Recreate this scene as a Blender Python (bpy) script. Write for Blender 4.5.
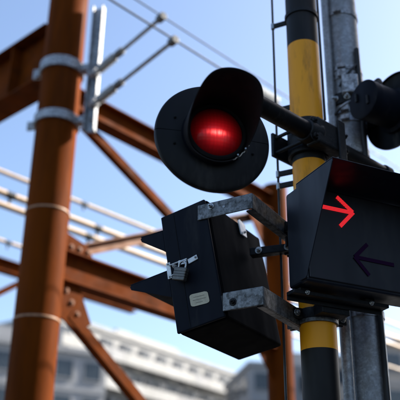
import bpy, bmesh, math, random
from math import sin, cos, radians, pi
from mathutils import Vector, Matrix
random.seed(7)
for o in list(bpy.data.objects): bpy.data.objects.remove(o)
S = bpy.context.scene
COL = S.collection

# ------------------------------------------------------------------ camera
FPX = 783.0                       # focal length in pixels of the 400 px photograph
PITCH = radians(25.0); ROLL = math.asin(.0119)
CAM = Vector((0, 0, 1.6))
FW = Vector((0, cos(PITCH), sin(PITCH)))
_R = Vector((1, 0, 0)); _U = Vector((0, -sin(PITCH), cos(PITCH)))
RT = _R*cos(ROLL) + _U*sin(ROLL); UP = _U*cos(ROLL) - _R*sin(ROLL)
cd = bpy.data.cameras.new('camera'); cam = bpy.data.objects.new('camera', cd); COL.objects.link(cam)
m = Matrix((RT, UP, -FW)).transposed().to_4x4(); m.translation = CAM
cam.matrix_world = m
cd.sensor_fit = 'HORIZONTAL'; cd.sensor_width = 23.5; cd.lens = FPX/400*23.5
cd.clip_start = .05; cd.clip_end = 3000
cd.dof.use_dof = True; cd.dof.focus_distance = 2.75; cd.dof.aperture_fstop = 1.5; cd.dof.aperture_blades = 7
S.camera = cam

# ------------------------------------------------------------------ sky, sun, exposure
SUN_AZ, SUN_EL = 68.0, 36.0
w = bpy.data.worlds.new('World'); S.world = w; w.use_nodes = True
nt = w.node_tree; bg = nt.nodes['Background']
sky = nt.nodes.new('ShaderNodeTexSky'); sky.sky_type = 'NISHITA'; sky.sun_disc = False
sky.sun_elevation = radians(SUN_EL); sky.sun_rotation = radians(SUN_AZ)
sky.air_density = 1.0; sky.dust_density = 2.2; sky.ozone_density = 2.6; sky.altitude = 20
nt.links.new(sky.outputs[0], bg.inputs[0]); bg.inputs[1].default_value = .11
sd = bpy.data.lights.new('sun', 'SUN'); sun = bpy.data.objects.new('sun', sd); COL.objects.link(sun)
sd.energy = 5.0; sd.angle = radians(.53); sd.color = (1, .93, .82)
_d = Vector((sin(radians(SUN_AZ))*cos(radians(SUN_EL)), cos(radians(SUN_AZ))*cos(radians(SUN_EL)), sin(radians(SUN_EL))))
sun.rotation_euler = _d.to_track_quat('Z', 'Y').to_euler(); sun.location = (30, 10, 30)
S.view_settings.view_transform = 'Standard'; S.view_settings.look = 'None'
S.view_settings.exposure = 1.45; S.view_settings.gamma = 1.0
S.render.engine = 'CYCLES'
S.render.resolution_x = S.render.resolution_y = 1024

# ------------------------------------------------------------------ pixel helpers (a pixel gives only a direction)
def pt(x, y, z): return CAM + z*(FW + (x-200)/FPX*RT + (200-y)/FPX*UP)
def hit(x, y, P, n):
    d = pt(x, y, 1) - CAM
    return CAM + d*((P-CAM).dot(n)/d.dot(n))
def az(a, t=0):
    a = radians(a); t = radians(t); return Vector((sin(a)*cos(t), cos(a)*cos(t), sin(t)))
Z = Vector((0, 0, 1))
def on_post(y, x, base):
    """height on the vertical line through base (x, y world) seen at pixel row y near column x"""
    n = Vector((base.x-CAM.x, base.y-CAM.y, 0)).normalized()
    return hit(x, y, Vector((base.x, base.y, 0)), n).z

# ------------------------------------------------------------------ mesh helpers
class MB:
    def __init__(s): s.v = []; s.f = []
    def add(s, vs, fs):
        b = len(s.v); s.v += [Vector(v) for v in vs]; s.f += [[i+b for i in f] for f in fs]; return s
    def hexa(s, c):       # 8 corners: bottom 4 ccw, top 4 ccw
        return s.add(c, [(3,2,1,0),(4,5,6,7),(0,1,5,4),(1,2,6,5),(2,3,7,6),(3,0,4,7)])
    def box(s, fr, x0, x1, y0, y1, z0, z1):
        O, X, Y, W = fr
        P = lambda x, y, z: O + X*x + Y*y + W*z
        return s.hexa([P(x0,y0,z0),P(x1,y0,z0),P(x1,y1,z0),P(x0,y1,z0),P(x0,y0,z1),P(x1,y0,z1),P(x1,y1,z1),P(x0,y1,z1)])
    def prism(s, pts, vec):
        n = len(pts); vs = list(pts) + [p+vec for p in pts]
        return s.add(vs, [list(range(n))[::-1], list(range(n, 2*n))] + [(i, (i+1) % n, (i+1) % n+n, i+n) for i in range(n)])
    def tube(s, path, r, n=20, cap=True):
        path = [Vector(p) for p in path]; k = len(path)
        rs = r if isinstance(r, (list, tuple)) else [r]*k
        t0 = (path[1]-path[0]).normalized()
        a = t0.orthogonal().normalized(); rings = []
        b0 = len(s.v)
        for i, p in enumerate(path):
            t = (path[min(i+1, k-1)] - path[max(i-1, 0)]).normalized()
            a = (a - t*a.dot(t)).normalized(); b = t.cross(a)
            for j in range(n):
                q = 2*pi*j/n; s.v.append(p + (a*cos(q)+b*sin(q))*rs[i])
        for i in range(k-1):
            for j in range(n):
                s.f.append([b0+i*n+j, b0+i*n+(j+1) % n, b0+(i+1)*n+(j+1) % n, b0+(i+1)*n+j])
        if cap:
            s.f.append([b0+j for j in range(n)][::-1]); s.f.append([b0+(k-1)*n+j for j in range(n)])
        return s
    def lathe(s, fr, prof, n=64, a0=0, a1=2*pi, close=False):
        """prof: (radius, distance along W); angles from X towards Y"""
        O, X, Y, W = fr; full = abs(a1-a0-2*pi) < 1e-6; b0 = len(s.v); k = len(prof)
        m = n if full else n+1
        for i in range(m):
            q = a0 + (a1-a0)*i/n
            for (r, h) in prof: s.v.append(O + (X*cos(q)+Y*sin(q))*r + W*h)
        kk = k if close else k-1
        for i in range(n):
            j = (i+1) % m
            for c in range(kk):
                d = (c+1) % k
                s.f.append([b0+i*k+c, b0+j*k+c, b0+j*k+d, b0+i*k+d])
        if close and not full:
            s.f.append([b0+c for c in range(k)]); s.f.append([b0+n*k+c for c in range(k)][::-1])
        return s
    def obj(s, name, mat, parent=None, smooth=False, bevel=0, seg=2, solid=0, uvf=None, kind=None, weld=True):
        me = bpy.data.meshes.new(name)
        off = parent_loc(parent)
        me.from_pydata([v-off for v in s.v], [], s.f)
        bm = bmesh.new(); bm.from_mesh(me)
        if weld: bmesh.ops.remove_doubles(bm, verts=bm.verts, dist=1e-6)
        bmesh.ops.recalc_face_normals(bm, faces=bm.faces)
        if uvf:
            uv = bm.loops.layers.uv.new('UVMap')
            for f in bm.faces:
                for l in f.loops: l[uv].uv = uvf(l.vert.co + off)
        bm.to_mesh(me); bm.free()
        if smooth:
            for p in me.polygons: p.use_smooth = True
            me.set_sharp_from_angle(angle=radians(38))
        me.materials.append(mat)
        o = bpy.data.objects.new(name, me); COL.objects.link(o)
        if parent: o.parent = parent
        if solid:
            md = o.modifiers.new('solid', 'SOLIDIFY'); md.thickness = solid; md.offset = 0
        if bevel:
            md = o.modifiers.new('bevel', 'BEVEL'); md.width = bevel; md.segments = seg; md.limit_method = 'ANGLE'; md.angle_limit = radians(40)
            md.harden_normals = False
        if kind: o['kind'] = kind
        return o
def parent_loc(p):
    v = Vector((0, 0, 0))
    while p: v = v + p.location; p = p.parent
    return v
def thing(name, loc, label, cat, group=None):
    o = bpy.data.objects.new(name, None); COL.objects.link(o); o.location = loc
    o.empty_display_size = .1
    o['label'] = label; o['category'] = cat
    if group: o['group'] = group
    return o
def tag(o, label, cat, group=None):
    o['label'] = label; o['category'] = cat
    if group: o['group'] = group
    return o
def bolt(fr_o, axis, r, h, mat, parent, name='bolt', washer=True, shaft=True):
    axis = axis.normalized(); x = axis.orthogonal().normalized(); y = axis.cross(x)
    b = MB()
    if washer: b.lathe((fr_o, x, y, axis), [(0, 0), (r*1.5, 0), (r*1.5, h*.25), (0, h*.25)], 16)
    b.lathe((fr_o, x, y, axis), [(0, h*.25), (r, h*.25), (r, h), (0, h)], 6)
    if shaft: b.tube([fr_o+axis*h*.5, fr_o+axis*h*1.6], r*.5, 10)
    return b.obj(name, mat, parent, bevel=r*.12, seg=1)

# ------------------------------------------------------------------ materials
def mat(name, col, rough=.5, metal=0, var=.25, scale=8, bump=.0, bscale=60, dirt=None, dscale=5, dlo=.55, dhi=.75, streak=1, rvar=.12, coat=0, spec=.5, ior=1.5):
    M = bpy.data.materials.new(name); M.use_nodes = True; t = M.node_tree; N = t.nodes; L = t.links
    b = N['Principled BSDF']
    tc = N.new('ShaderNodeTexCoord'); mp = N.new('ShaderNodeMapping'); L.new(tc.outputs['Object'], mp.inputs[0])
    mp.inputs['Scale'].default_value = (1, 1, 1/streak)
    n1 = N.new('ShaderNodeTexNoise'); n1.inputs['Scale'].default_value = scale; n1.inputs['Detail'].default_value = 8; n1.inputs['Roughness'].default_value = .62
    L.new(mp.outputs[0], n1.inputs['Vector'])
    r1 = N.new('ShaderNodeValToRGB'); r1.color_ramp.elements[0].position = .3; r1.color_ramp.elements[1].position = .72
    lo = [c*(1-var) for c in col]; hi = [min(1, c*(1+var)) for c in col]
    r1.color_ramp.elements[0].color = (*lo, 1); r1.color_ramp.elements[1].color = (*hi, 1)
    L.new(n1.outputs['Fac'], r1.inputs[0]); out = r1.outputs[0]
    if dirt:
        n2 = N.new('ShaderNodeTexNoise'); n2.inputs['Scale'].default_value = dscale; n2.inputs['Detail'].default_value = 10; n2.inputs['Roughness'].default_value = .7
        L.new(mp.outputs[0], n2.inputs['Vector'])
        mr = N.new('ShaderNodeMapRange'); mr.inputs[1].default_value = dlo; mr.inputs[2].default_value = dhi
        L.new(n2.outputs['Fac'], mr.inputs[0])
        mx = N.new('ShaderNodeMix'); mx.data_type = 'RGBA'
        L.new(mr.outputs[0], mx.inputs['Factor']); L.new(out, mx.inputs['A']); mx.inputs['B'].default_value = (*dirt, 1); out = mx.outputs['Result']
    L.new(out, b.inputs['Base Color'])
    n3 = N.new('ShaderNodeTexNoise'); n3.inputs['Scale'].default_value = scale*2.3; n3.inputs['Detail'].default_value = 6; L.new(mp.outputs[0], n3.inputs['Vector'])
    mr2 = N.new('ShaderNodeMapRange'); mr2.inputs[1].default_value = .3; mr2.inputs[2].default_value = .7
    mr2.inputs[3].default_value = max(.03, rough-rvar); mr2.inputs[4].default_value = min(1, rough+rvar)
    L.new(n3.outputs['Fac'], mr2.inputs[0]); L.new(mr2.outputs[0], b.inputs['Roughness'])
    b.inputs['Metallic'].default_value = metal; b.inputs['Specular IOR Level'].default_value = spec; b.inputs['IOR'].default_value = ior
    b.inputs['Coat Weight'].default_value = coat; b.inputs['Coat Roughness'].default_value = .15
    if bump:
        n4 = N.new('ShaderNodeTexNoise'); n4.inputs['Scale'].default_value = bscale; n4.inputs['Detail'].default_value = 6; L.new(tc.outputs['Object'], n4.inputs['Vector'])
        bp = N.new('ShaderNodeBump'); bp.inputs['Strength'].default_value = bump; bp.inputs['Distance'].default_value = .004
        L.new(n4.outputs['Fac'], bp.inputs['Height']); L.new(bp.outputs[0], b.inputs['Normal'])
    return M
M_black = mat('black_paint', (.005, .005, .0056), .46, ior=1.3, var=.35, scale=9, bump=.12, bscale=35, dirt=(.036, .033, .03), dscale=10, dlo=.53, dhi=.72, streak=4, rvar=.1, spec=.35)
M_navy = mat('dark_navy_paint', (.005, .0065, .0115), .58, ior=1.25, var=.3, scale=7, bump=.1, bscale=30, dirt=(.03, .03, .03), dscale=9, dlo=.54, dhi=.78, streak=5, rvar=.1, spec=.3)
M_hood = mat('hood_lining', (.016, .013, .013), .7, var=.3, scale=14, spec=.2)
M_box = mat('navy_sign_paint', (.0085, .0105, .017), .45, var=.3, scale=7, bump=.1, bscale=30, dirt=(.03, .03, .03), dscale=9, dlo=.54, dhi=.78, streak=5, rvar=.1, spec=.3)
M_face = mat('sign_face', (.0125, .0128, .0165), .4, var=.15, scale=7, dirt=(.028, .028, .028), dscale=12, dlo=.52, dhi=.78, streak=4, rvar=.08, spec=.4)
M_case = mat('weathered_dark_case', (.0055, .0055, .0062), .75, var=.4, scale=6, bump=.1, bscale=30, dirt=(.013, .011, .009), dscale=6, dlo=.5, dhi=.8, streak=6, rvar=.1, spec=.15, ior=1.15)
M_matt = mat('matt_black', (.003, .003, .003), .8, var=.3, scale=14, bump=.1, spec=.25)
M_iron = mat('black_cast_iron', (.008, .008, .0085), .55, var=.4, scale=25, bump=.4, bscale=90, dirt=(.022, .016, .012), dscale=12, dlo=.58, dhi=.8, spec=.25)
M_rubber = mat('black_cable', (.012, .012, .012), .6, var=.2)
M_yellow = mat('yellow_paint', (.78, .3, .003), .45, spec=.3, var=.12, scale=5, bump=.1, bscale=25, dirt=(.1, .045, .008), dscale=9, dlo=.54, dhi=.76, streak=5)
M_band = mat('black_band_paint', (.007, .0062, .0055), .5, spec=.2, var=.3, scale=8, bump=.1, bscale=25, dirt=(.025, .02, .015), dscale=7, dlo=.55, dhi=.8, streak=5)
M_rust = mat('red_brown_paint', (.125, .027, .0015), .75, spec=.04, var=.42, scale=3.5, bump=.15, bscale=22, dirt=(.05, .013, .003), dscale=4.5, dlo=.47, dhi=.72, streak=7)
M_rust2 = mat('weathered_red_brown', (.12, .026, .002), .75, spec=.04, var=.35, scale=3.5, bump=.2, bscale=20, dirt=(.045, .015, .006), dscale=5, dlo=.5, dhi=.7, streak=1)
M_pale = mat('pale_and_sunlit_paint', (.25, .12, .07), .7, var=.25, scale=4, spec=.2)  # pale tone paints in the rising brace's sunlit brightness; gusset bolts share it
M_weld = mat('scuffed_weld', (.3, .15, .07), .55, var=.3, scale=20)
M_cream = mat('pale_cable_sheath', (.55, .42, .3), .5, var=.12, scale=6)
M_grey = mat('grimy_porcelain', (.3, .3, .3), .3, var=.3, scale=15)
M_zinc = mat('zinc_plate', (.62, .62, .6), .4, metal=.35, var=.2, scale=30, dirt=(.2, .17, .13), dscale=40, dlo=.58, dhi=.75)
M_white = mat('porcelain_and_sunlit_lug', (.75, .74, .70), .25, var=.05)
M_plast = mat('plaster', (.34, .34, .335), .8, var=.08, scale=.4, dirt=(.24, .235, .22), dscale=.5, dlo=.5, dhi=.8, streak=4)
M_plast2 = mat('grey_plaster', (.27, .275, .285), .8, var=.08, scale=.4, dirt=(.33, .32, .31), dscale=.5, dlo=.5, dhi=.8, streak=4)
M_tile = mat('beige_wall', (.33, .29, .25), .8, var=.08, scale=.5, dirt=(.42, .36, .3), dscale=.6, dlo=.5, dhi=.8, streak=4)
M_alu = mat('window_frame_metal', (.25, .25, .25), .45, metal=.3, var=.1)
M_glass = mat('window_glass', (.03, .04, .05), .06, var=.2, scale=.6, rvar=.02)
M_roof = mat('roof_grey', (.2, .2, .2), .8, var=.15, scale=1)
M_asph = mat('asphalt', (.05, .05, .05), .9, var=.3, scale=3, bump=.5, bscale=40)
M_label = mat('aged_label', (.46, .4, .27), .5, var=.06, scale=30, dirt=(.3, .25, .17), dscale=25, dlo=.5, dhi=.8)
M_print = mat('faded_print', (.22, .19, .13), .6, var=.4, scale=180)
M_steel = mat('bright_steel', (.38, .38, .37), .32, metal=.9, var=.15, scale=30, dirt=(.25, .22, .18), dscale=30, dlo=.6, dhi=.8)
M_brass = mat('aged_lock', (.11, .105, .095), .42, metal=.7, var=.25, scale=40, dirt=(.08, .07, .06), dscale=30, dlo=.55, dhi=.75)

def galv(name, base, sc, metal=.55, rough=.5, blot=.28):
    M = mat(name, base, rough, metal=metal, var=.1, bump=.08, bscale=40)
    t = M.node_tree; N = t.nodes; L = t.links; b = N['Principled BSDF']
    old = b.inputs['Base Color'].links[0].from_socket
    tc = [n for n in N if n.type == 'TEX_COORD'][0]
    v = N.new('ShaderNodeTexVoronoi'); v.inputs['Scale'].default_value = sc; L.new(tc.outputs['Object'], v.inputs['Vector'])
    sp = N.new('ShaderNodeSeparateColor'); L.new(v.outputs['Color'], sp.inputs[0])
    mr = N.new('ShaderNodeMapRange'); mr.inputs[3].default_value = .74; mr.inputs[4].default_value = 1.2; L.new(sp.outputs[0], mr.inputs[0])
    mx = N.new('ShaderNodeMix'); mx.data_type = 'RGBA'; mx.blend_type = 'MULTIPLY'; mx.inputs['Factor'].default_value = 1
    L.new(old, mx.inputs['A']); L.new(mr.outputs[0], mx.inputs['B'])
    n2 = N.new('ShaderNodeTexNoise'); n2.inputs['Scale'].default_value = 45; n2.inputs['Detail'].default_value = 9; n2.inputs['Roughness'].default_value = .68; L.new(tc.outputs['Object'], n2.inputs['Vector'])
    m2 = N.new('ShaderNodeMapRange'); m2.inputs[1].default_value = .45; m2.inputs[2].default_value = .62; L.new(n2.outputs['Fac'], m2.inputs[0])
    m3 = N.new('ShaderNodeMix'); m3.data_type = 'RGBA'; L.new(m2.outputs[0], m3.inputs['Factor']); L.new(mx.outputs['Result'], m3.inputs['A']); m3.inputs['B'].default_value = (base[0]*blot, base[1]*blot*.97, base[2]*blot*.92, 1)
    L.new(m3.outputs['Result'], b.inputs['Base Color'])
    return M
M_galv = galv('galvanised_spangle', (.175, .177, .178), 120, blot=.3)
M_galvp = galv('galvanised_pole', (.3, .315, .335), 130, metal=.35, rough=.5, blot=.72)
M_galvb = galv('galvanised_bright', (.42, .43, .45), 80, metal=.3, rough=.42)

def lens_mat():
    M = bpy.data.materials.new('lit_red_lens'); M.use_nodes = True; t = M.node_tree; N = t.nodes; L = t.links; b = N['Principled BSDF']
    uv = N.new('ShaderNodeUVMap'); sx = N.new('ShaderNodeSeparateXYZ'); L.new(uv.outputs[0], sx.inputs[0])
    def mth(op, a, c=None):
        n = N.new('ShaderNodeMath'); n.operation = op
        for i, q in enumerate((a, c)):
            if q is None: continue
            if hasattr(q, 'default_value') or hasattr(q, 'is_linked'): L.new(q, n.inputs[i])
            else: n.inputs[i].default_value = q
        return n.outputs[0]
    def gauss(cx, cy, wx, wy):
        dx = mth('DIVIDE', mth('SUBTRACT', sx.outputs[0], cx), wx); dy = mth('DIVIDE', mth('SUBTRACT', sx.outputs[1], cy), wy)
        return mth('EXPONENT', mth('MULTIPLY', mth('ADD', mth('MULTIPLY', dx, dx), mth('MULTIPLY', dy, dy)), -1.0))
    wv = N.new('ShaderNodeTexNoise'); wv.inputs['Scale'].default_value = 16; wv.inputs['Detail'].default_value = 3
    mp = N.new('ShaderNodeMapping'); mp.inputs['Scale'].default_value = (1, .12, 1); L.new(uv.outputs[0], mp.inputs[0]); L.new(mp.outputs[0], wv.inputs[0])
    rib = N.new('ShaderNodeMapRange'); rib.inputs[1].default_value = .35; rib.inputs[2].default_value = .65; rib.inputs[3].default_value = .45; rib.inputs[4].default_value = 1.4
    L.new(wv.outputs['Fac'], rib.inputs[0])
    core = gauss(-.08, -.22, .3, .1)
    core = mth('MULTIPLY', core, rib.outputs[0])
    halo = mth('MULTIPLY', gauss(-.05, -.25, .45, .36), .12)
    fan = mth('MULTIPLY', mth('MULTIPLY', gauss(-.06, -.45, .3, .28), rib.outputs[0]), .045)
    base = mth('MULTIPLY', gauss(0, -.15, .6, .52), .06)
    tot = mth('ADD', mth('ADD', mth('MULTIPLY', core, .8), halo), mth('ADD', fan, base))
    vo = N.new('ShaderNodeTexVoronoi'); vo.voronoi_dimensions = '2D'; vo.inputs['Scale'].default_value = 7.5; vo.inputs['Randomness'].default_value = .12
    L.new(uv.outputs[0], vo.inputs['Vector'])
    vr = N.new('ShaderNodeMapRange'); vr.inputs[1].default_value = .1; vr.inputs[2].default_value = .65; vr.inputs[3].default_value = 1.06; vr.inputs[4].default_value = .86
    L.new(vo.outputs['Distance'], vr.inputs[0]); tot = mth('MULTIPLY', tot, vr.outputs[0])
    bp = N.new('ShaderNodeBump'); bp.inputs['Strength'].default_value = .1; bp.inputs['Distance'].default_value = .003; bp.invert = True
    L.new(vo.outputs['Distance'], bp.inputs['Height']); L.new(bp.outputs[0], b.inputs['Normal'])
    L.new(tot, b.inputs['Emission Strength'])
    mx = N.new('ShaderNodeMix'); mx.data_type = 'RGBA'; mx.inputs['A'].default_value = (1, .012, .02, 1); mx.inputs['B'].default_value = (1, .13, .11, 1)
    L.new(core, mx.inputs['Factor']); L.new(mx.outputs['Result'], b.inputs['Emission Color'])
    b.inputs['Base Color'].default_value = (.045, .001, .0015, 1); b.inputs['Roughness'].default_value = .22; b.inputs['Specular IOR Level'].default_value = .2
    return M
def led_mat(name, col, strength, base):
    M = bpy.data.materials.new(name); M.use_nodes = True; t = M.node_tree; N = t.nodes; L = t.links; b = N['Principled BSDF']
    uv = N.new('ShaderNodeUVMap'); mp = N.new('ShaderNodeMapping'); mp.inputs['Scale'].default_value = (1, 1, 1); L.new(uv.outputs[0], mp.inputs[0])
    v = N.new('ShaderNodeTexVoronoi'); v.inputs['Scale'].default_value = 170; v.inputs['Randomness'].default_value = 0; v.voronoi_dimensions = '2D'
    L.new(mp.outputs[0], v.inputs['Vector'])
    mr = N.new('ShaderNodeMapRange'); mr.inputs[1].default_value = .3; mr.inputs[2].default_value = .62; mr.inputs[3].default_value = 1; mr.inputs[4].default_value = .3
    L.new(v.outputs['Distance'], mr.inputs[0])
    ml = N.new('ShaderNodeMath'); ml.operation = 'MULTIPLY'; ml.inputs[1].default_value = strength; L.new(mr.outputs[0], ml.inputs[0])
    b.inputs['Emission Color'].default_value = (*col, 1); L.new(ml.outputs[0], b.inputs['Emission Strength'])
    b.inputs['Base Color'].default_value = (*base, 1); b.inputs['Roughness'].default_value = .35
    return M
M_lens = lens_mat()
M_ledon = led_mat('lit_red_leds', (1, .025, .035), .33, (.2, .005, .008))
M_ledoff = led_mat('unlit_leds', (0, 0, 0), 0, (.02, .004, .024))
M_ledoff.node_tree.nodes['Principled BSDF'].inputs['Roughness'].default_value = .7; M_ledoff.node_tree.nodes['Principled BSDF'].inputs['Specular IOR Level'].default_value = .05

# ================================================================== SETTING
g = MB().add([(-600, -300, 0), (600, -300, 0), (600, 1200, 0), (-600, 1200, 0)], [(0, 1, 2, 3)]).obj('ground', M_asph)
g['kind'] = 'structure'

# ---------- buildings far behind
def building(c, a, L, D, H, storeys, bays, wall, label, balcony=False, setback=True):
    """c: near-left ground corner of the street facade, a: azimuth of the facade to the right, depth away"""
    X = az(a); Y = az(a-90); fr = (c, X, Y, Z)
    t = thing('apartment_building', c, label, 'building', 'buildings beyond the railway')
    body = MB().box(fr, 0, L, 0, D, 0, H).obj('wall', wall, t)
    r = MB().box(fr, -.25, L+.25, -.25, D+.25, H+.003, H+.45).obj('roof_parapet', wall, t)
    if setback:
        MB().box(fr, L*.3, L*.55, D*.3, D*.7, H+.45, H+2.6).obj('stair_tower', wall, t)
        MB().tube([c+X*L*.75+Y*D*.5+Z*(H+.45), c+X*L*.75+Y*D*.5+Z*(H+2.0)], .9, 16).obj('water_tank', M_plast2, t, smooth=True)
    sh = H/storeys; bw = L/bays
    for k in range(storeys):
        z0 = k*sh + sh*.3; z1 = k*sh + sh*.8
        MB().box(fr, -.06, L+.06, -.1, -.003, k*sh+sh*.93, k*sh+sh*.99).obj('string_course', M_plast2, t)
        for i in range(bays):
            x0 = i*bw + bw*.2; x1 = i*bw + bw*.8
            wd = MB()
            wd.box(fr, x0-.08, x1+.08, -.06, -.003, z1, z1+.08).box(fr, x0-.08, x1+.08, -.12, -.003, z0-.08, z0)
            wd.box(fr, x0-.08, x0, -.06, -.003, z0, z1).box(fr, x1, x1+.08, -.06, -.003, z0, z1)
            wo = wd.obj('window', M_alu, t)
            xm = (x0+x1)/2
            MB().box(fr, x0, xm-.03, -.03, -.003, z0, z1).obj('pane', M_glass, wo)
            MB().box(fr, xm+.03, x1, -.03, -.003, z0, z1).obj('pane', M_glass, wo)
            if balcony:
                bx0, bx1 = i*bw+.02, (i+1)*bw-.02
                bo = MB().box(fr, bx0, bx1, -1.3, -.13, k*sh+.0, k*sh+.16).obj('balcony', M_plast, t)
                MB().box(fr, bx0, bx1, -1.3, -1.22, k*sh+.161, k*sh+1.15).obj('balcony_front', M_plast if (i*7+k*3) % 5 else M_plast2, bo)
                MB().box(fr, bx0, bx0+.05, -1.2, -.13, k*sh+.161, k*sh+2.0).obj('divider', M_plast2, bo)
                if (i*5+k*11) % 3 == 0: MB().box(fr, bx0+.4, bx0+1.2, -.6, -.2, k*sh+.161, k*sh+.8).obj('air_conditioner', M_plast, bo)
        for j in range(3):    # windows of the left end wall
            y0 = D*(.15+.28*j); y1 = y0+D*.16
            wo = MB().box(fr, -.05, -.003, y0-.06, y1+.06, z0-.06, z1+.06).obj('window', M_alu, t)
            MB().box(fr, -.07, -.05, y0, y1, z0, z1).obj('pane', M_glass, wo)
    return t
def ground_at(px, py, dist):
    d = pt(px, py, 1)-CAM; k = dist/math.hypot(d.x, d.y); return CAM + d*k
q = ground_at(55, 312, 75)
building(Vector((q.x, q.y, 0)), 36, 46, 14, q.z-.4, 8, 15, M_plast, 'white apartment block with dark windows seen beyond the foot of the rust column', balcony=True)
q = ground_at(-40, 332, 60)
building(Vector((q.x, q.y, 0)), 60, 12, 14, q.z-.4, 6, 5, M_plast2, 'pale building low at the left edge behind the rust column')
q = ground_at(376, 340, 70)
building(Vector((q.x, q.y, 0)), 70, 24, 12, q.z-.4, 6, 8, M_tile, 'pale beige building low behind the grey pole', setback=False)
q = ground_at(250, 362, 80)
building(Vector((q.x, q.y, 0)), 80, 14, 12, q.z-.4, 6, 6, M_plast2, 'distant grey building low behind the yellow pole')

# unseen building added on the right so its shadow covers the signal poles
_o = az(SUN_AZ-90)                      # perpendicular to the sun, to the far side
sc = Vector((0, 0, 0)) + az(SUN_AZ)*11 + _o*4.0
building(sc, SUN_AZ+90, 22, 12, 15, 5, 8, M_plast2, 'grey block added out of view at the right to shade the crossing signals', balcony=False)

# ================================================================== RAILWAY PORTAL (out of focus)
CP = pt(49, 200, 6.5); CB = Vector((CP.x, CP.y, 0)); CR = .178
PA = 42.0                                    # azimuth of the portal
pA = az(PA); pN = az(PA+90); pL = az(PA-90)  # along, toward the camera side, away to the left
def pm(x, y): return hit(x, y, CB, pN)       # a pixel on the portal's plane
col = thing('portal_column', CB, 'thick red-brown steel pipe column at the left, with galvanised clamps', 'column', 'portal columns')
MB().tube([CB, CB+Z*9], CR, 64).obj('pipe_shaft', M_rust, col, smooth=True)
for yy in (214, 322):
    h = on_post(yy, 45, CB)
    MB().lathe((CB+Z*h, Vector((1,0,0)), Vector((0,1,0)), Z), [(CR-.01, -.012), (CR+.005, -.008), (CR+.007, 0), (CR+.005, .008), (CR-.01, .012)], 64).obj('weld_ring', M_weld, col, smooth=True)
def clamp_ring(h, hh, name='pipe_clamp'):
    o = MB().lathe((CB+Z*h, Vector((1,0,0)), Vector((0,1,0)), Z), [(CR+.002, -hh), (CR+.022, -hh), (CR+.022, hh), (CR+.002, hh)], 64, close=True).obj(name, M_galvb, col, smooth=True, bevel=.003)
    for s_ in (-1, 1):
        d = pN*1.0*s_
        b0 = CB + Z*h + az(PA+60 if s_ > 0 else PA-120)*(CR+.005)
        MB().box((b0, az(PA-30), az(PA+60)*s_, Z), -.012, .012, 0, .09, -hh, hh).obj('clamp_ear', M_galvb, o, bevel=.003)
    return o
hc1 = on_post(124, 60, CB); hc2 = on_post(72, 64, CB)
c1 = clamp_ring(hc1, .042); c2 = clamp_ring(hc2, .05)
# vertical galvanised channel carried by the clamps
chx = CB + az(100)*(CR+.13)
chh0 = on_post(133, 92, chx); chh1 = on_post(8, 92, chx)
fr = (Vector((chx.x, chx.y, 0)), az(100), az(10), Z)
ch = MB().box(fr, -.05, .05, -.006, .006, chh0, chh1).box(fr, -.05, -.038, -.06, -.0065, chh0, chh1).box(fr, .038, .05, -.06, -.0065, chh0, chh1)
ch.obj('mounting_channel', M_galvb, col, bevel=.003)
for h in (hc1, hc2):
    MB().box((CB+Z*h, az(100), az(10), Z), CR+.02, CR+.08, -.05, .05, -.03, .03).obj('channel_bracket', M_galvb, col, bevel=.004)
    bolt(chx+Z*h-az(10)*.012+az(100)*.015, -az(10), .018, .03, M_galvb, col)
# insulated arms reaching from the channel toward the right foreground
def arm(px, py, length, label):
    A = hit(px, py, chx, az(10)) - az(10)*.07
    d = az(PA+100)
    t = thing('insulator_arm', A, label, 'insulator arm', 'insulated arms on the rust column')
    MB().tube([A-d*.03, A+d*length], .017, 14).obj('rod', M_galvb, t, smooth=True)
    MB().tube([A-d*.02, A+d*.06], .04, 16).obj('socket', M_galvb, t, smooth=True, bevel=.004)
    def sheds(s0, n, r):
        x = d.orthogonal().normalized(); y = d.cross(x); prof = [(.02, 0)]
        for i in range(n): prof += [(.026, .05*i+.004), (r, .05*i+.018), (r, .05*i+.024), (.03, .05*i+.04)]
        prof.append((.02, .05*n))
        MB().lathe((A+d*s0, x, y, d), prof, 24, close=True).obj('insulator', M_grey, t, smooth=True)
    sheds(.1, 5, .042)
    MB().tube([A+d*.37, A+d*.46], .032, 14).obj('sleeve', M_galv, t, smooth=True, bevel=.004)
    MB().tube([A+d*(length-.02), A+d*(length+.05)], .034, 14).obj('end_clamp', M_galv, t, smooth=True, bevel=.004)
    return t, A+d*length
a1, e1 = arm(95, 109, 1.15, 'lower galvanised arm with white insulator on the rust column')
a2, e2 = arm(96, 79, 1.0, 'upper galvanised arm with white insulator on the rust column')

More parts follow.
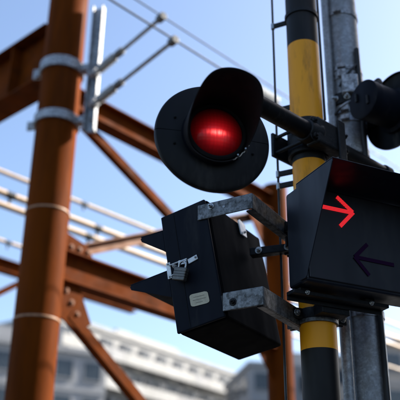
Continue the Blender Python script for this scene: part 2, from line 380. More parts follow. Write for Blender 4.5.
# channel-section beams and braces
def cbeam(name, A, B, h, wd, tt, mat_, label, lip=True, up=Z, group='portal steelwork'):
    """channel: web toward camera side set back under two flanges"""
    X = (B-A).normalized(); N = pN if abs(X.dot(pN)) < .5 else az(PA+180)
    N = (N - X*N.dot(X)).normalized(); V = N.cross(X)
    if V.z < 0: V = -V
    L = (B-A).length; t = thing(name, A, label, 'beam', group)
    fr = (A, X, N, V)
    MB().box(fr, 0, L, -tt, tt, -h/2+tt, h/2-tt).obj('web', mat_, t)
    MB().box(fr, 0, L, -wd*.5, wd*.5, h/2-tt, h/2+tt).obj('flange', mat_, t, bevel=.004)
    MB().box(fr, 0, L, -wd*.5, wd*.5, -h/2-tt, -h/2+tt).obj('flange', mat_, t, bevel=.004)
    return t
def angle(name, A, B, s, tt, mat_, label, group='portal steelwork', low=False):
    X = (B-A).normalized(); N = (pN - X*pN.dot(X)).normalized(); V = N.cross(X)
    if V.z < 0: V = -V
    t = thing(name, A, label, 'brace', group); L = (B-A).length; fr = (A, X, N, V)
    MB().box(fr, 0, L, -tt, 0, -s/2, s/2).obj('upright_leg', mat_, t)
    if low: MB().box(fr, 0, L, -s, -tt-.001, -s/2, -s/2+tt).obj('flat_leg', mat_, t)
    else: MB().box(fr, 0, L, .001, s*.6, s/2-tt, s/2).obj('flat_leg', mat_, t)
    return t
C2 = pm(276, 230); C2 = Vector((C2.x, C2.y, 0))
LEN = (C2-CB).dot(pA)
def on_p(s, h): return CB + pA*s + Z*h
hT = 5.37; hB = 3.80
tb = cbeam('top_chord_beam', on_p(CR*.9, hT), on_p(LEN-.12, hT), .21, .15, .008, M_rust2, 'upper red-brown steel beam running behind the red warning lamp')
bb = cbeam('bottom_chord_beam', on_p(CR*.9, hB), on_p(LEN-.12, hB), .25, .15, .009, M_rust2, 'lower red-brown steel beam passing behind the padlocked box')
for i in range(4):      # stiffeners on the lower beam near the column
    pass
angle('diagonal_brace', on_p(.33, hT-.16), on_p(LEN-.2, hB+.22)+pN*.0, .075, .012, M_rust2, 'thin red-brown brace falling to the right from the upper beam', low=True)
angle('diagonal_brace', on_p(.25, hB+.14)-pN*.06, on_p(LEN-.2, hT-.15)-pN*.06, .1, .012, M_pale, 'pale lit brace rising to the right from the column to the padlocked box')
# gussets with bolts at the lower joint
gs = thing('gusset_plate', on_p(CR, hB+.1), 'bolted gusset plate joining lower beam and rust column', 'gusset', 'portal gussets')
MB().prism([on_p(CR*.95, hB+.13)+pN*.02, on_p(.5, hB+.13)+pN*.02, on_p(.42, hB+.24)+pN*.02, on_p(CR*.95, hB+.3)+pN*.02], pN*.014).obj('plate', M_rust2, gs)
for i in range(3):
    bolt(on_p(.25+.09*i, hB+.185+.0*i)+pN*.034, pN, .016, .018, M_pale, gs, shaft=False)
g2 = thing('gusset_plate', on_p(CR, hB-.3), 'bolted gusset plate under the lower beam beside the rust column', 'gusset', 'portal gussets')
MB().prism([on_p(CR*.95, hB-.13)+pN*.02, on_p(.36, hB-.13)+pN*.02, on_p(.52, hB-.42)+pN*.02, on_p(.38, hB-.5)+pN*.02, on_p(CR*.95, hB-.42)+pN*.02], pN*.014).obj('plate', M_rust2, g2)
for i in range(3):
    bolt(on_p(.235+.065*i, hB-.2-.085*i)+pN*.034, pN, .018, .02, M_pale, g2, shaft=False)
angle('knee_brace', on_p(.3, hB-.38)+pN*.04, on_p(1.5, hB-1.2)+pN*.04, .085, .012, M_rust2, 'short red-brown brace dropping right from the foot of the lower gusset', low=True)
# far column
col2 = thing('portal_column', C2, 'red-brown steel column partly hidden behind the yellow and black pole', 'column', 'portal columns')
MB().tube([C2, C2+Z*5.62], .14, 40).obj('pipe_shaft', M_rust, col2, smooth=True)
MB().prism([C2-pA*.11+Z*(hT-.1), C2-pA*.62+Z*(hT-.1), C2-pA*.11+Z*(hT-.75)], pN*.014).obj('haunch_plate', M_rust2, col2)
MB().prism([C2-pA*.11+Z*(hB-.13), C2-pA*.45+Z*(hB-.13), C2-pA*.11+Z*(hB-.5)], pN*.014).obj('haunch_plate', M_rust2, col2)
# beam going away to the left at the top of the column
hh = hit(0, 112, CB, pA).z
A = CB + pL*(CR*.9) + Z*(hh+.3); Bq = CB + pL*5.5 + Z*(hh+.3)
lt = thing('side_beam', A, 'dark brown deep beam running off the top left corner from the column', 'beam', 'portal steelwork')
fr = (A, pL, pA, Z)
MB().box(fr, 0, 5.4, -.008, .008, -.28, .28).obj('web', M_rust2, lt)
MB().box(fr, 0, 5.4, -.13, .13, -.3, -.281).obj('flange', M_rust2, lt, bevel=.004)
MB().box(fr, 0, 5.4, -.13, .13, .281, .3).obj('flange', M_rust2, lt, bevel=.004)
for k in range(5): MB().box(fr, .5+1.0*k, .515+1.0*k, -.12, -.009, -.28, .28).obj('stiffener', M_rust2, lt)
bolt(A+pL*.93-Z*.302-pA*.09, -Z, .03, .05, M_galvb, lt)
bolt(A+pL*1.05-Z*.302-pA*.09, -Z, .03, .05, M_galvb, lt)
# second frame of the line further away, seen left of the column
F0 = pt(-60, 246, 10.5)
cbeam('far_chord_beam', F0, F0+pA*3.6, .17, .16, .008, M_rust2, 'narrow red-brown beam of a farther frame at the left edge')
F1 = pt(-40, 312, 9.5)
angle('far_brace', F1, F1+(pt(22, 282, 10.2)-F1)*1.25, .08, .012, M_rust2, 'thin dark brace at the left edge under the far beam')
FC = F0 + pA*3.5
# pale overhead cables behind the column
def cable(p0, r, z0, label, clamps):
    P = pt(*p0, z0); d = az(45)
    A = P - d*9; B_ = P + d*26
    t = thing('overhead_cable', A, label, 'cable', 'pale overhead cables')
    path = []
    for i in range(36):
        s = i/35; path.append(A.lerp(B_, s) - Z*(.22*4*s*(1-s)) + Z*.17)
    MB().tube(path, r, 10).obj('sheath', M_cream, t, smooth=True)
    for px in clamps:
        # find the point of the cable seen in that column
        best = min((abs(((p-CAM).dot(RT)/(p-CAM).dot(FW))*FPX+200-px), j) for j, p in enumerate([path[i].lerp(path[i+1], k/10) for i in range(35) for k in range(10)]))[1]
        c = [path[i].lerp(path[i+1], k/10) for i in range(35) for k in range(10)][best]
        MB().tube([c-d*.05, c+d*.05], r*1.12, 10).tube([c-Z*.09, c+Z*.0], r*.5, 8).obj('clamp', M_rubber, t, smooth=True)
cable((72, 199.5), .03, 10.5, 'topmost pale overhead cable crossing behind the rust column', (85,))
cable((70, 218), .037, 9.0, 'second pale overhead cable from the top behind the rust column', (99, 8))
cable((68, 229), .037, 9.2, 'third pale overhead cable from the top behind the rust column', (85,))
cable((84, 268), .026, 11.5, 'lowest faint pale overhead cable behind the rust column', (5, 118))

di = az(44)
def feeder(e, label, ins_px=None):
    t = thing('overhead_wire', e, label, 'wire', 'wires on the insulated arms')
    e = e + Z*.034
    if ins_px is None:
        MB().tube([e-di*14, e+di*30], .006, 8).obj('wire_run', M_rubber, t, smooth=True); return t
    sx = min(((abs((e+di*k*.02-CAM).dot(RT)/(e+di*k*.02-CAM).dot(FW)*FPX+200-ins_px), k*.02) for k in range(400)))[1]
    IW = e + di*sx
    MB().tube([e-di*14, IW-di*.16], .008, 8).obj('wire_run', M_rubber, t, smooth=True)
    MB().tube([IW+di*.16, IW+di*30], .008, 8).obj('wire_run', M_rubber, t, smooth=True)
    x_ = di.orthogonal().normalized(); pr = [(.02, 0)]
    for i in range(6): pr += [(.03, .05*i+.004), (.06, .05*i+.02), (.06, .05*i+.026), (.03, .05*i+.045)]
    MB().lathe((IW-di*.16, x_, di.cross(x_), di), pr+[(.02, .32)], 24, close=True).obj('insulator', M_white, t, smooth=True)
    return t
feeder(e1, 'thin dark wire on the lower insulator arm, with white strain insulator', 266)
feeder(e2, 'thin dark wire carried by the upper insulator arm')

# ================================================================== GREY POLE
GP = pt(347, 105, 3.8); GB = Vector((GP.x, GP.y, 0)); GR = .082
gp = thing('galvanised_pole', GB, 'grey galvanised steel pole with metal straps behind the yellow pole', 'pole')
MB().tube([GB, GB+Z*6.2], GR, 48).obj('pole_tube', M_galvp, gp, smooth=True)
XY = (Vector((1,0,0)), Vector((0,1,0)), Z)
for yy, hhh in ((76, .012), (83, .02), (118, .014), (127, .012), (157, .016), (20, .015), (318, .015)):
    h = on_post(yy, 348, GB)
    st = MB().lathe((GB+Z*h, *XY), [(GR+.001, -hhh), (GR+.005, -hhh), (GR+.005, hhh), (GR+.001, hhh)], 48, close=True).obj('strap', M_galvb, gp, smooth=True)
    MB().box((GB+Z*h+az(200)*(GR+.005), az(110), az(200), Z), -.02, .02, 0, .018, -hhh*.9, hhh*.9).obj('buckle', M_galvb, st, bevel=.002)
cdt = GB + az(235)*(GR+.024)
MB().tube([cdt+Z*.1, cdt+Z*6.0], .019, 16).obj('conduit', M_galvp, gp, smooth=True)
cdt2 = GB + az(150)*(GR+.016)
MB().tube([cdt2+Z*.1, cdt2+Z*3.9], .012, 12).obj('conduit', M_rubber, gp, smooth=True)
# tangle of tie cables and a small junction on the pole
h = on_post(100, 348, GB)
MB().box((GB+Z*(h+.02)+az(185)*(GR+.006), az(95), az(185), Z), -.03, .045, 0, .035, -.05, .05).obj('junction_block', M_galvb, gp, bevel=.004)
for k, (y0, y1) in enumerate(((72, 96), (110, 122), (112, 131))):
    z0 = on_post(y0, 348, GB); z1 = on_post(y1, 348, GB)
    path = [GB+az(150+20*k+60*i/8)*(GR+.012+.014*sin(i/8*pi))+Z*(z0+(z1-z0)*(i/8)) for i in range(9)]
    MB().tube(path, .006, 8).obj('tie_cable', M_rubber if k != 1 else M_galvb, gp, smooth=True)

# ================================================================== YELLOW AND BLACK POLE
PP = pt(307, 125, 3.3); PB = Vector((PP.x, PP.y, 0)); PR = .069
yp = thing('crossing_signal_pole', PB, 'yellow and black banded steel pole carrying lamps and arrow boxes', 'pole')
edge = [on_post(y_, 309, PB) for y_ in (352, 290, 226, 165, 124, 48)]
st_ = .29; n_dn = int(edge[0]/st_)
lev = [0.0] + [edge[0]-st_*k for k in range(n_dn, 0, -1)] + edge + [edge[-1]+st_*k for k in range(1, 6)]
k0 = lev.index(edge[3])                     # a black band starts here
for i in range(len(lev)-1):
    yel = (i-k0) % 2 != 0
    MB().tube([PB+Z*lev[i], PB+Z*lev[i+1]], PR, 48).obj('yellow_band' if yel else 'black_band', M_yellow if yel else M_band, yp, smooth=True)
MB().lathe((PB+Z*lev[-1], *XY), [(PR, 0), (PR*1.04, .0), (PR*1.04, .02), (PR*.6, .05), (0, .06)], 48).obj('pole_cap', M_band, yp, smooth=True)
MB().tube([PB, PB+Z*.03], .16, 40).obj('base_flange', M_iron, yp, smooth=True)

def collar(h, hh, mat_, parent, r=PR, thick=.014, ear_az=(65, 245)):
    o = MB().lathe((PB+Z*h, *XY), [(r+.001, -hh), (r+thick, -hh), (r+thick, hh), (r+.001, hh)], 48, close=True).obj('pole_clamp', mat_, parent, smooth=True, bevel=.002)
    for a in ear_az:
        d = az(a); q = PB+Z*h+d*(r+thick-.004)
        MB().box((q, d, az(a+90), Z), 0, .045, -.018, -.006, -hh, hh).box((q, d, az(a+90), Z), 0, .045, .006, .018, -hh, hh).obj('clamp_ear', mat_, o, bevel=.002)
        bolt(q+d*.025+az(a+90)*.018, az(a+90), .009, .012, M_steel, o)
        bolt(q+d*.025-az(a+90)*.018, -az(a+90), .009, .012, M_steel, o)
    return o

# ---- lamp arm through the clamp
A0 = pt(268, 110, 3.0); aD = az(47)
sP = (PB-A0).dot(aD)                         # where it passes the pole
cl_h = A0.z
ar = thing('cross_pipe', Vector((PB.x, PB.y, cl_h)), 'black steel cross arm pipe clamped to the yellow and black pole', 'pipe')
s_end = .78
L0 = A0 - aD*.2
MB().tube([L0, A0+aD*(sP-.06)], .038, 32).obj('pipe', M_black, ar, smooth=True)
MB().tube([A0+aD*(sP+.06), A0+aD*s_end], .03, 32).obj('pipe', M_black, ar, smooth=True, bevel=.003)
MB().tube([A0+aD*(sP-.12), A0+aD*(sP-.05)], [.046, .056], 32).obj('socket', M_iron, ar, smooth=True, bevel=.004)
MB().tube([A0+aD*(s_end-.03), A0+aD*(s_end+.012)], .037, 32).obj('end_cap', M_iron, ar, smooth=True, bevel=.004)
# clamp block between the pipe and the pole
pc = A0 + aD*sP; tow = (pc-Vector((PB.x, PB.y, pc.z))); gap = tow.length; tw = tow.normalized()
fr = (pc, aD, tw, Z)
MB().box(fr, -.09, .075, -.02, .05, -.06, .06).obj('clamp_block', M_iron, ar, bevel=.012, seg=3)
MB().box(fr, .03, .075, .05, .062, -.1, .085).obj('clamp_plate', M_iron, ar, bevel=.004)
MB().box(fr, -.1, .1, -gap+.045, -.021, -.045, .045).obj('saddle', M_iron, ar, bevel=.008)
col_h = cl_h
o = MB().lathe((PB+Z*cl_h, *XY), [(PR+.001, -.06), (PR+.016, -.06), (PR+.016, .06), (PR+.001, .06)], 48, close=True).obj('collar', M_iron, ar, smooth=True, bevel=.003)
for sx in (-.1, .095):
    for sz in (-.035, .035):
        q = pc + aD*sx + Z*sz
        MB().tube([q+tw*.03, q-tw*(gap+.1)], .008, 10).obj('through_bolt', M_iron, ar, smooth=True)
        bolt(q+tw*.03, tw, .013, .016, M_iron, ar)
MB().box((PB+Z*cl_h-tw*(PR+.018), aD, tw, Z), -.12, .12, -.014, 0, -.055, .055).obj('back_plate', M_iron, ar, bevel=.004)
# second arm clamp above the frame of the pair
# ---- standoffs and thin cable left of the pole
WC = pt(276.5, 130, 3.36); WB = Vector((WC.x, WC.y, 0))
wire = MB().tube([WB+Z*.02, WB+Z*2.5, WB+Z*3.5, WB+Z*5.2], .005, 8).obj('hanging_cable', M_rubber, None, smooth=True)
tag(wire, 'thin black cable hanging straight down left of the yellow pole', 'cable')
for yy in (105, 169.5, 181.5, 20):
    h = on_post(yy, 285, PB)
    st = thing('cable_standoff', PB+Z*h, 'short dark bracket holding the thin cable, %s' % {105: 'beside the lamp arm clamp', 169.5: 'just above the arrow box', 181.5: 'second above the arrow box', 20: 'above the lamp arm'}[yy], 'bracket', 'cable brackets on the pole')
    if yy == 20: MB().lathe((PB+Z*h, *XY), [(PR+.001, -.009), (PR+.006, -.009), (PR+.006, .009), (PR+.001, .009)], 40, close=True).obj('strap', M_iron, st, smooth=True)
    d = (WB-PB); L = d.length; d = d.normalized()
    MB().box((PB+Z*h, d, d.cross(Z), Z), PR-.002, L-.004, -.005, .005, -.012, .012).obj('bar', M_iron, st, bevel=.002)
    MB().tube([WB+Z*(h-.014), WB+Z*(h+.014)], .009, 12).obj('clip', M_steel, st, smooth=True)
w2 = pt(323, 90, 3.45); W2 = Vector((w2.x, w2.y, 0))
tag(MB().tube([W2+Z*3.35, W2+Z*4.2, W2+Z*5.2], .006, 8).obj('hanging_cable', M_rubber, None, smooth=True), 'thin black cable between the yellow pole and the grey pole', 'cable')

# ================================================================== RED WARNING LAMP
def lamp(O, n_az, name, label, lit, hood=True, plateR=.187, body_r=.088, body_len=.17):
    n = az(n_az); X = Z.cross(n).normalized(); fr = (O, X, Z, n)    # X: viewer's right when facing the lamp
    t = thing(name, O, label, 'warning lamp', 'crossing warning lamps')
    # background plate in two halves with a lip
    prof = [(.1, -.004), (.1, .004), (plateR-.012, -.002), (plateR-.003, -.006), (plateR, -.012), (plateR, -.022), (plateR-.003, -.022), (plateR-.004, -.013), (plateR-.012, -.008)]
    e = .006
    for a0 in (0, pi):
        MB().lathe(fr, prof, 72, a0+e, a0+pi-e, close=True).obj('plate_half', M_black, t, smooth=True)
    MB().box(fr, -plateR+.004, -.098, -.014, .014, -.018, -.0085).box(fr, .098, plateR-.004, -.014, .014, -.018, -.0085).obj('plate_joint_strap', M_black, t, bevel=.002)
    # housing behind
    MB().lathe(fr, [(0, -body_len), (body_r-.012, -body_len), (body_r, -body_len+.01), (body_r, -.03), (.106, -.02), (.106, .012), (.0, .012)], 64).obj('housing', M_navy, t, smooth=True)
    cap = MB().lathe(fr, [(0, -body_len-.014), (body_r-.004, -body_len-.014), (body_r+.003, -body_len-.01), (body_r+.003, -body_len+.022), (body_r, -body_len+.024)], 64).obj('rear_cover', M_navy, t, smooth=True)
    for sx in (-1, 1):
        MB().box((O-n*(body_len+.014)+Z*.022*sx+X*.035*sx, X, Z, -n), -.006, .006, -.022, .022, 0, .01).obj('cover_grip', M_iron, cap, bevel=.003)
    # lens ring and lens
    MB().lathe(fr, [(.088, .012), (.098, .012), (.098, .03), (.092, .034), (.084, .03), (.084, .014)], 64).obj('lens_ring', M_matt, t, smooth=True)
    prof = [(.0, .058)] + [(.085*sin(a), .018+.04*cos(a)) for a in [i/14*pi/2 for i in range(1, 15)]]
    MB().lathe(fr, prof, 64).obj('lens', M_lens if lit else M_ledoff, t, smooth=True, uvf=lambda p: ((p-O).dot(X)/.085, (p-O).dot(Z)/.085))
    if hood:
        b = MB(); nphi, nt_ = 96, 14; HR = .1
        for i in range(nphi):
            ph = 2*pi*i/nphi
            k = min(1, max(0, (sin(ph)+.75)/1.6)); k = k*k*(3-2*k)
            Lh = .034 + .19*k
            for j in range(nt_+1):
                s = j/nt_; rr = HR + .006*s
                b.v.append(O + (X*cos(ph)+Z*sin(ph))*rr + n*(.004+(Lh-.004)*s))
        for i in range(nphi):
            i2 = (i+1) % nphi
            for j in range(nt_):
                b.f.append([i*(nt_+1)+j, i2*(nt_+1)+j, i2*(nt_+1)+j+1, i*(nt_+1)+j+1])
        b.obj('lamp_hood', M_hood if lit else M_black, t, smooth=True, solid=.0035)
        if lit:
            path = []
            for i in range(13):
                ph = radians(-62 + 42*i/12)
                path.append(O + (X*cos(ph)+Z*sin(ph))*(.1065+.0015*sin(i*1.9)) + n*(.034+.012*i/12))
            MB().tube(path, .0016, 8).obj('hood_clip', M_steel, t, smooth=True)
            for i in (3, 8): MB().tube([path[i]-n*.012+(X)*.006, path[i]+n*.014-X*.004], .0025, 8).obj('hood_clip', M_steel, t, smooth=True)
    for q in (20, 160, 200, 340):
        a = radians(q); bolt(O+(X*cos(a)+Z*sin(a))*.135+n*.002, n, .005, .004, M_black, t, washer=False)
    return t
LC = pt(214, 136, 2.45); LAZ = 165
lampA = lamp(LC, LAZ, 'warning_lamp', 'lit red crossing lamp with black round plate and long black hood', True)
# pipe elbow joining the lamp housing to the arm (hidden behind the plate)
hb = LC - az(LAZ)*.11
MB().tube([L0+aD*.03, L0, L0+(hb+Z*.2-L0)*.4+Z*.03, hb+Z*.2+Z*.0, hb+Z*.12, hb+Z*.07], .03, 20).obj('elbow_pipe', M_black, ar, smooth=True)

# second lamp seen from behind at the right edge
c2 = pt(362.5, 99, 3.5); RAZ = 60; BL = .19
O2 = c2 + az(RAZ)*(BL+.014)
lampB = lamp(O2, RAZ, 'warning_lamp', 'crossing lamp seen from behind at the right edge, with dark rear cover', False, body_r=.089, body_len=BL)
jb = thing('lamp_bracket', Vector((GB.x, GB.y, O2.z+.1)), 'dark bracket holding the rear-facing lamp to the grey pole', 'bracket')
hc = c2 + az(RAZ)*.11 + Z*.085; gq = Vector((GB.x, GB.y, hc.z+.04))
dq = (Vector((hc.x, hc.y, 0))-GB).normalized()
MB().tube([gq+dq*GR*.9, gq+dq*(Vector((hc.x, hc.y, 0))-GB).length, hc-Z*.01], .022, 16).obj('bracket_pipe', M_iron, jb, smooth=True)
MB().lathe((gq, *XY), [(GR+.001, -.03), (GR+.012, -.03), (GR+.012, .03), (GR+.001, .03)], 40, close=True).obj('clamp', M_iron, jb, smooth=True, bevel=.002)
bolt(gq+az(190)*(GR+.012), az(190), .011, .016, M_steel, jb); bolt(gq+az(225)*(GR+.012)+Z*.0, az(225), .011, .016, M_steel, jb)

# ================================================================== RIGHT ARROW BOX
RN = az(155); RX = az(65); RB0 = Vector((PB.x, PB.y, 0)) + RN*.125
TL = hit(285, 195, RB0, RN); BLq = hit(287, 286, RB0, RN)
zt, zb = TL.z, BLq.z - .012; xl = (TL-PB).dot(RX); xr = xl + .56; D1 = .115; HD = .205
fr = (Vector((PB.x, PB.y, 0))+RN*.125, RX, RN, Z)
P = lambda x, y, z: fr[0] + RX*x + RN*y + Z*z
rb = thing('arrow_indicator_box', P((xl+xr)/2, 0, zb), 'dark navy arrow sign box with lit red arrow above an unlit arrow', 'arrow sign', 'train direction indicators')
MB().box(fr, xl, xr, 0, D1, zb, zt).obj('case', M_box, rb, bevel=.012, seg=3)
# face panel
MB().box(fr, xl+.012, xr-.012, D1+.0005, D1+.006, zb+.012, zt-.012).obj('face_panel', M_face, rb, bevel=.003)
th = .004
def hood_side(x):
    zc = zb+.035
    pts = [P(x, D1-.03, zb+.006), P(x, D1+.004, zb+.006), P(x, D1+.014, zb+.012), P(x, D1+.02, zb+.026), P(x, D1+HD, zt-.006), P(x, D1+HD, zt+.004), P(x, D1-.03, zt+.004)]
    MB().prism(pts, RX*th).obj('hood_side', M_box, rb, bevel=.0012, seg=1)
hood_side(xl-th-.001); hood_side(xr+.001)
MB().box(fr, xl-th-.001, xr+th+.001, D1-.03, D1+HD+.002, zt+.0045, zt+.0085).obj('hood_top', M_box, rb, bevel=.001, seg=1)
FO = P(0, D1+.0065, 0)
def arrow(name, strokes, mat_, wd):
    b = MB()
    for i, (p, q) in enumerate(strokes):
        p = hit(*p, FO, RN); q = hit(*q, FO, RN); d = (q-p).normalized(); s = RN.cross(d)*wd/2; dz = RN*.0004*i
        p = p - d*wd*.2; q = q + d*wd*.2
        b.hexa([p-s, q-s, q+s, p+s, p-s+RN*.003+dz, q-s+RN*.003+dz, q+s+RN*.003+dz, p+s+RN*.003+dz])
    b.obj(name, mat_, rb, uvf=lambda p: ((p-FO).dot(RX), (p-FO).dot(Z)), weld=False)
arrow('lit_arrow', [((312.5, 204.6), (350.5, 212.6)), ((337, 197.5), (352, 212)), ((340.5, 225.8), (352.5, 213.2))], M_ledon, .0142)
arrow('unlit_arrow', [((357, 257.5), (393, 265)), ((366.5, 245), (355, 256.5)), ((368.5, 275), (354.5, 257.5))], M_ledoff, .014)
# support bars between box and pole
zbar = zb - .012
MB().box(fr, xl-.01, xl+.4, .0, .05, zbar-.014, zbar+.0).box(fr, xl-.01, xl+.4, .0, .006, zbar-.03, zbar-.014).obj('support_angle', M_iron, rb, bevel=.002)
MB().box(fr, xl+.02, xl+.06, .005, .045, zbar, zb).obj('support_foot', M_iron, rb, bevel=.002)
MB().box(fr, xl+.3, xl+.34, .005, .045, zbar, zb).obj('support_foot', M_iron, rb, bevel=.002)
bolt(P(xl+.045, .05, zbar-.007), RN, .006, .009, M_steel, rb); bolt(P(xl+.32, .05, zbar-.007), RN, .006, .009, M_steel, rb)

for h in (zbar-.03, zt-.06):
    MB().box((fr[0], RX, RN, Z), -.06, .06, -.06, -.001, h-.02, h+.02).obj('mounting_saddle', M_iron, rb, bevel=.003)
    collar(h, .02, M_iron, rb, thick=.01)
# strap and conduit under the box
h = on_post(313, 316, PB)
cb = MB().lathe((PB+Z*h, *XY), [(PR+.002, -.004), (PR+.009, -.004), (PR+.009, .004), (PR+.002, .004)], 48, close=True).obj('cable_tie', M_yellow, None, smooth=True)
tag(cb, 'yellow strap around the pole just under the arrow box', 'strap')
cq = pt(343.5, 310, 3.15); CQ = Vector((cq.x, cq.y, 0))
tag(MB().tube([CQ+Z*.02, CQ+Z*1.5, CQ+Z*(zb-.0)], .0225, 20).obj('conduit_pipe', M_galvp, None, smooth=True), 'grey conduit pipe rising into the bottom of the arrow box', 'pipe')
# ================================================================== LEFT ARROW BOX (seen from its side and back)
BA = 31.0; U = az(BA); N0 = az(BA-90)
BK = pt(252, 200, 2.873)                       # bend of the upper bracket
pl0 = BK                                       # plane of the padlocked side
TR = hit(205, 198, pl0, U); BRq = hit(226, 317, pl0, U); TLq = hit(160, 214, pl0, U)
V = (TR-BRq).normalized(); NN = (N0 - V*N0.dot(V)).normalized()
HB = (TR-BRq).length; WB_ = .2; LB = .46
fl = (BRq, NN, U, V)                           # x: toward the arrow face, y: along the box, z: up the box
Q = lambda x, y, z: BRq + NN*x + U*y + V*z
lb = thing('arrow_indicator_box', Q(WB_/2, LB/2, 0), 'padlocked dark arrow sign box seen from behind, tilted, under the red lamp', 'arrow sign', 'train direction indicators')
MB().box(fl, 0, WB_, .012, LB, 0, HB).obj('case', M_case, lb, bevel=.01, seg=3)
MB().box(fl, .004, WB_+.004, -.002, .0115, .003, HB-.003).obj('side_door', M_navy, lb, bevel=.004, seg=2)
MB().box(fl, WB_*.72, WB_*.73, -.0035, -.0022, .01, HB-.01).obj('door_seam', M_matt, lb)
# two sloping hoods on the arrow face
for k, (pa, tip, pb_) in enumerate((((159.5, 232.5), (140.5, 240.5), (164.5, 252)), ((167, 271.5), (130, 288.5), (170, 298)))):
    a_, t_, b_ = (hit(*p, BRq, U) for p in (pa, tip, pb_))
    f = lambda p: ((p-BRq).dot(NN), (p-BRq).dot(V))
    (ax, ay), (tx, ty), (bx_, by_) = f(a_), f(t_), f(b_)
    ax = bx_ = WB_+.0045
    pts = lambda y: [Q(ax, y, ay), Q(tx-.01, y, ty+.012), Q(tx, y, ty+.004), Q(tx-.004, y, ty-.008), Q(bx_, y, by_)]
    for y in (.0, LB-.006): MB().prism(pts(y), U*.005).obj('hood_side', M_navy, lb, bevel=.001, seg=1)
    dirv = (Q(tx-.01, 0, ty+.012)-Q(ax, 0, ay)); nn = dirv.cross(U).normalized()
    nn = nn if nn.z > 0 else -nn
    MB().prism([Q(ax, -.001, ay)+nn*.0005, Q(tx-.004, -.001, ty+.01)+nn*.0005, Q(tx-.004, -.001, ty+.01)+nn*.0035, Q(ax, -.001, ay)+nn*.0035], U*(LB+.002)).obj('hood_sheet', M_navy, lb)
MB().box(fl, WB_+.0005, WB_+.004, .014, LB-.002, .01, HB-.01).obj('face_panel', M_matt, lb)
# maker's plate: flat aged label
dp = -U*.0025
def dq_(px, py): return hit(px, py, BRq-U*.0025, U)
c = [dq_(189.3, 295), dq_(207.5, 290.8), dq_(210, 302.5), dq_(191.3, 307.3)]
def roundquad(c, k=.16):
    out = []
    for i in range(4):
        p, a, b = c[i], c[i-1], c[(i+1) % 4]
        out += [p+(a-p)*k, p+(a-p)*k*.3+(b-p)*k*.3, p+(b-p)*k]
    return out
mk = MB().prism(roundquad(c), -U*.0015).obj('maker_plate', M_label, lb)
for r0, x0, x1 in ((.26, .2, .8), (.5, .14, .86), (.74, .3, .66)):
    lp = lambda x, y: (c[0].lerp(c[1], x)).lerp(c[3].lerp(c[2], x), y) - U*.0016
    MB().prism([lp(x0, r0), lp(x1, r0), lp(x1, r0+.05), lp(x0, r0+.05)], -U*.0002).obj('print_line', M_print, mk)
# hasp
def face_box(c, w_, h_, d0, d1, rot=0):
    r = radians(rot); X = NN*cos(r)+V*sin(r); Y = V*cos(r)-NN*sin(r)
    return MB().box((c, X, Y, -U), -w_/2, w_/2, -h_/2, h_/2, d0, d1)
hs = MB(); e = dq_(169.5, 271)
face_box(e, .018, .066, 0, .005).obj('hasp_plate', M_zinc, lb, bevel=.0015)
for dz in (-.026, .026): bolt(e+V*dz-U*.005, -U, .0045, .004, M_steel, lb, washer=False)
p0, p1 = dq_(170, 266), dq_(188, 259.5); p2, p3 = dq_(172, 276.5), dq_(186, 269)
for (a_, b_) in ((p0, p1), (p2, p3)):
    MB().tube([a_-U*.006, b_-U*.009], .0028, 10).obj('hasp_rod', M_zinc, lb, smooth=True)
e2 = dq_(193, 259.5)
face_box(e2, .042, .02, 0, .004, -8).obj('staple_plate', M_zinc, lb, bevel=.0015)
path = [dq_(177, 268)-U*(.004+.024*sin(pi*i/8))+V*(.012*(i/8-.5)) for i in range(9)]
MB().tube(path, .0045, 10).obj('staple', M_zinc, lb, smooth=True)
face_box(dq_(183.5, 263), .034, .018, .004, .011, 14).obj('hasp_strap', M_zinc, lb, bevel=.002)
bolt(dq_(196, 257.5)-U*.004, -U, .005, .005, M_steel, lb, washer=False)
# padlock hanging from the staple
pk = dq_(184.5, 275) - U*.026
pdl = thing('padlock', pk, 'small worn metal padlock hanging from the hasp of the dark box', 'padlock')
rr = radians(14); PX = N0*cos(rr)+Z*sin(rr); PZ = Z*cos(rr)-N0*sin(rr)
MB().box((pk, PX, -U, PZ), -.027, .027, -.011, .011, -.03, .02).obj('lock_body', M_brass, pdl, bevel=.004, seg=3)
for z_ in (-.016, -.006, .004): MB().box((pk, PX, -U, PZ), -.0276, .0276, -.0116, .0116, z_, z_+.0012).obj('lock_groove', M_matt, pdl)
path = [pk+PX*(-.015)+PZ*.018, pk+PX*(-.015)+PZ*.03] + [pk+PX*(.015*-cos(pi*i/8))+PZ*(.03+.015*sin(pi*i/8)) for i in range(1, 8)] + [pk+PX*.015+PZ*.03, pk+PX*.015+PZ*.018]
MB().tube(path, .0042, 12).obj('shackle', M_steel, pdl, smooth=True)

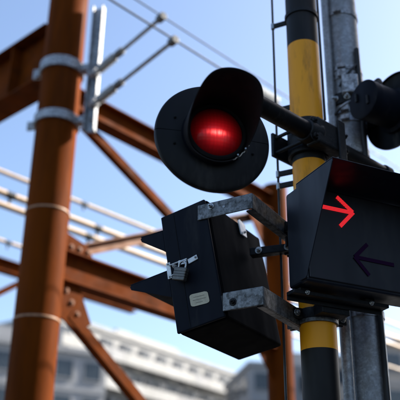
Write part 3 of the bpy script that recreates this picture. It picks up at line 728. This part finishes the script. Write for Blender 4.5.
# brackets: bent galvanised flat bars from the box to the pole
def bracket(pL_, pK, hw, name_label, endlen=None):
    """pL_: left end pixel, pK: bend pixel (both centre lines, on the plane of the box side), hw: half height"""
    off = BK - U*.0085
    K = hit(*pK, off, U); Lf = hit(*pL_, off, U); Lf.z = K.z; XD = (Lf-K); wl = XD.length; XD = XD.normalized()
    t = thing('mounting_bracket', K, name_label, 'bracket', 'galvanised box brackets')
    th_ = .006
    MB().box((K, XD, U, Z), 0, wl, 0, th_, -hw, hw).obj('front_leg', M_galv, t, bevel=.003)
    # the leg to the pole
    end = Vector((PB.x, PB.y, K.z)) - K; s = end.dot(U) + .05
    MB().box((K, XD, U, Z), .0, th_, th_+.0005, s, -hw, hw).obj('side_leg', M_galv, t, bevel=.002)
    MB().box((K, XD, U, Z), th_+.0005, .035, .02, s, -hw, -hw+.006).obj('bottom_flange', M_galv, t, bevel=.002)
    # clamp at the pole
    o = collar(K.z, hw*.8, M_galv, t, thick=.008, ear_az=(BA-90,))
    lat = end.dot(XD)
    MB().box((K, XD, U, Z), lat if lat < 0 else 0, -.001 if lat < 0 else lat, s-.075, s-.03, -hw*.7, hw*.7).obj('clamp_lug', M_iron, t, bevel=.003)
    bolt(K+U*(s-.05)+XD*(th_), XD, .012, .02, M_steel, t)
    return t, K, XD
t1, K1, X1 = bracket((197.5, 209), (252, 200.3), .031, 'upper bent galvanised bracket holding the padlocked box to the pole')
e = hit(211, 206.5, BK-U*.0085, U); bolt(e, -U, .0085, .012, M_steel, t1)
e = hit(224, 206.3, BK-U*.0085, U); MB().lathe((e-U*.0002, X1, Z, -U), [(0, 0), (.0055, 0), (.0055, .0012), (0, .0012)], 16).obj('bolt_hole', M_galvb, t1)
t2, K2, X2 = bracket((222.5, 302), (263, 295.2), .034, 'lower bent galvanised bracket holding the padlocked box to the pole')
e = hit(233, 302, BK-U*.0085, U); bolt(e, -U, .0095, .012, M_iron, t2)
# spacer between the lower bracket and the back of the box, dark arm between box and pole
fl2 = (K2, X2, U, Z)
xb = (BRq-K2).dot(X2)
MB().box(fl2, .012, xb+.03, .0075, .03, -.028, .028).obj('spacer', M_iron, t2, bevel=.003)
h = on_post(247, 285, PB)
dk = thing('mounting_bracket', PB+Z*h, 'dark iron bracket between box back and pole, between the galvanised brackets', 'bracket', 'galvanised box brackets')
mid = Q(0, .3, (h-BRq.z)*.98); tgt = Vector((PB.x, PB.y, h))
dd = Vector((mid.x, mid.y, h))-tgt; LL = dd.length; dd = dd.normalized()
MB().box((tgt, dd, dd.cross(Z), Z), PR+.004, LL-.012, -.02, .02, -.016, .016).obj('bar', M_iron, dk, bevel=.003)
collar(h, .022, M_iron, dk, thick=.009, ear_az=(BA-90, 245))
for s in (PR+.03, LL-.05): bolt(tgt+dd*s-dd.cross(Z)*0+Z*.0+ (dd.cross(Z) if dd.cross(Z).y < 0 else -dd.cross(Z))*.02, (dd.cross(Z) if dd.cross(Z).y < 0 else -dd.cross(Z)), .01, .014, M_steel, dk)
# small lug on the back top edge; its white colour paints in direct sun
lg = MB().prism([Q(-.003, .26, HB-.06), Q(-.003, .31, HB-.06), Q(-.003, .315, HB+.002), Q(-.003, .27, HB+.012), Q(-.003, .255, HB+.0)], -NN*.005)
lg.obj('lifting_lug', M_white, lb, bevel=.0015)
bolt(Q(-.008, .285, HB-.045), -NN, .006, .008, M_steel, lb, washer=False)
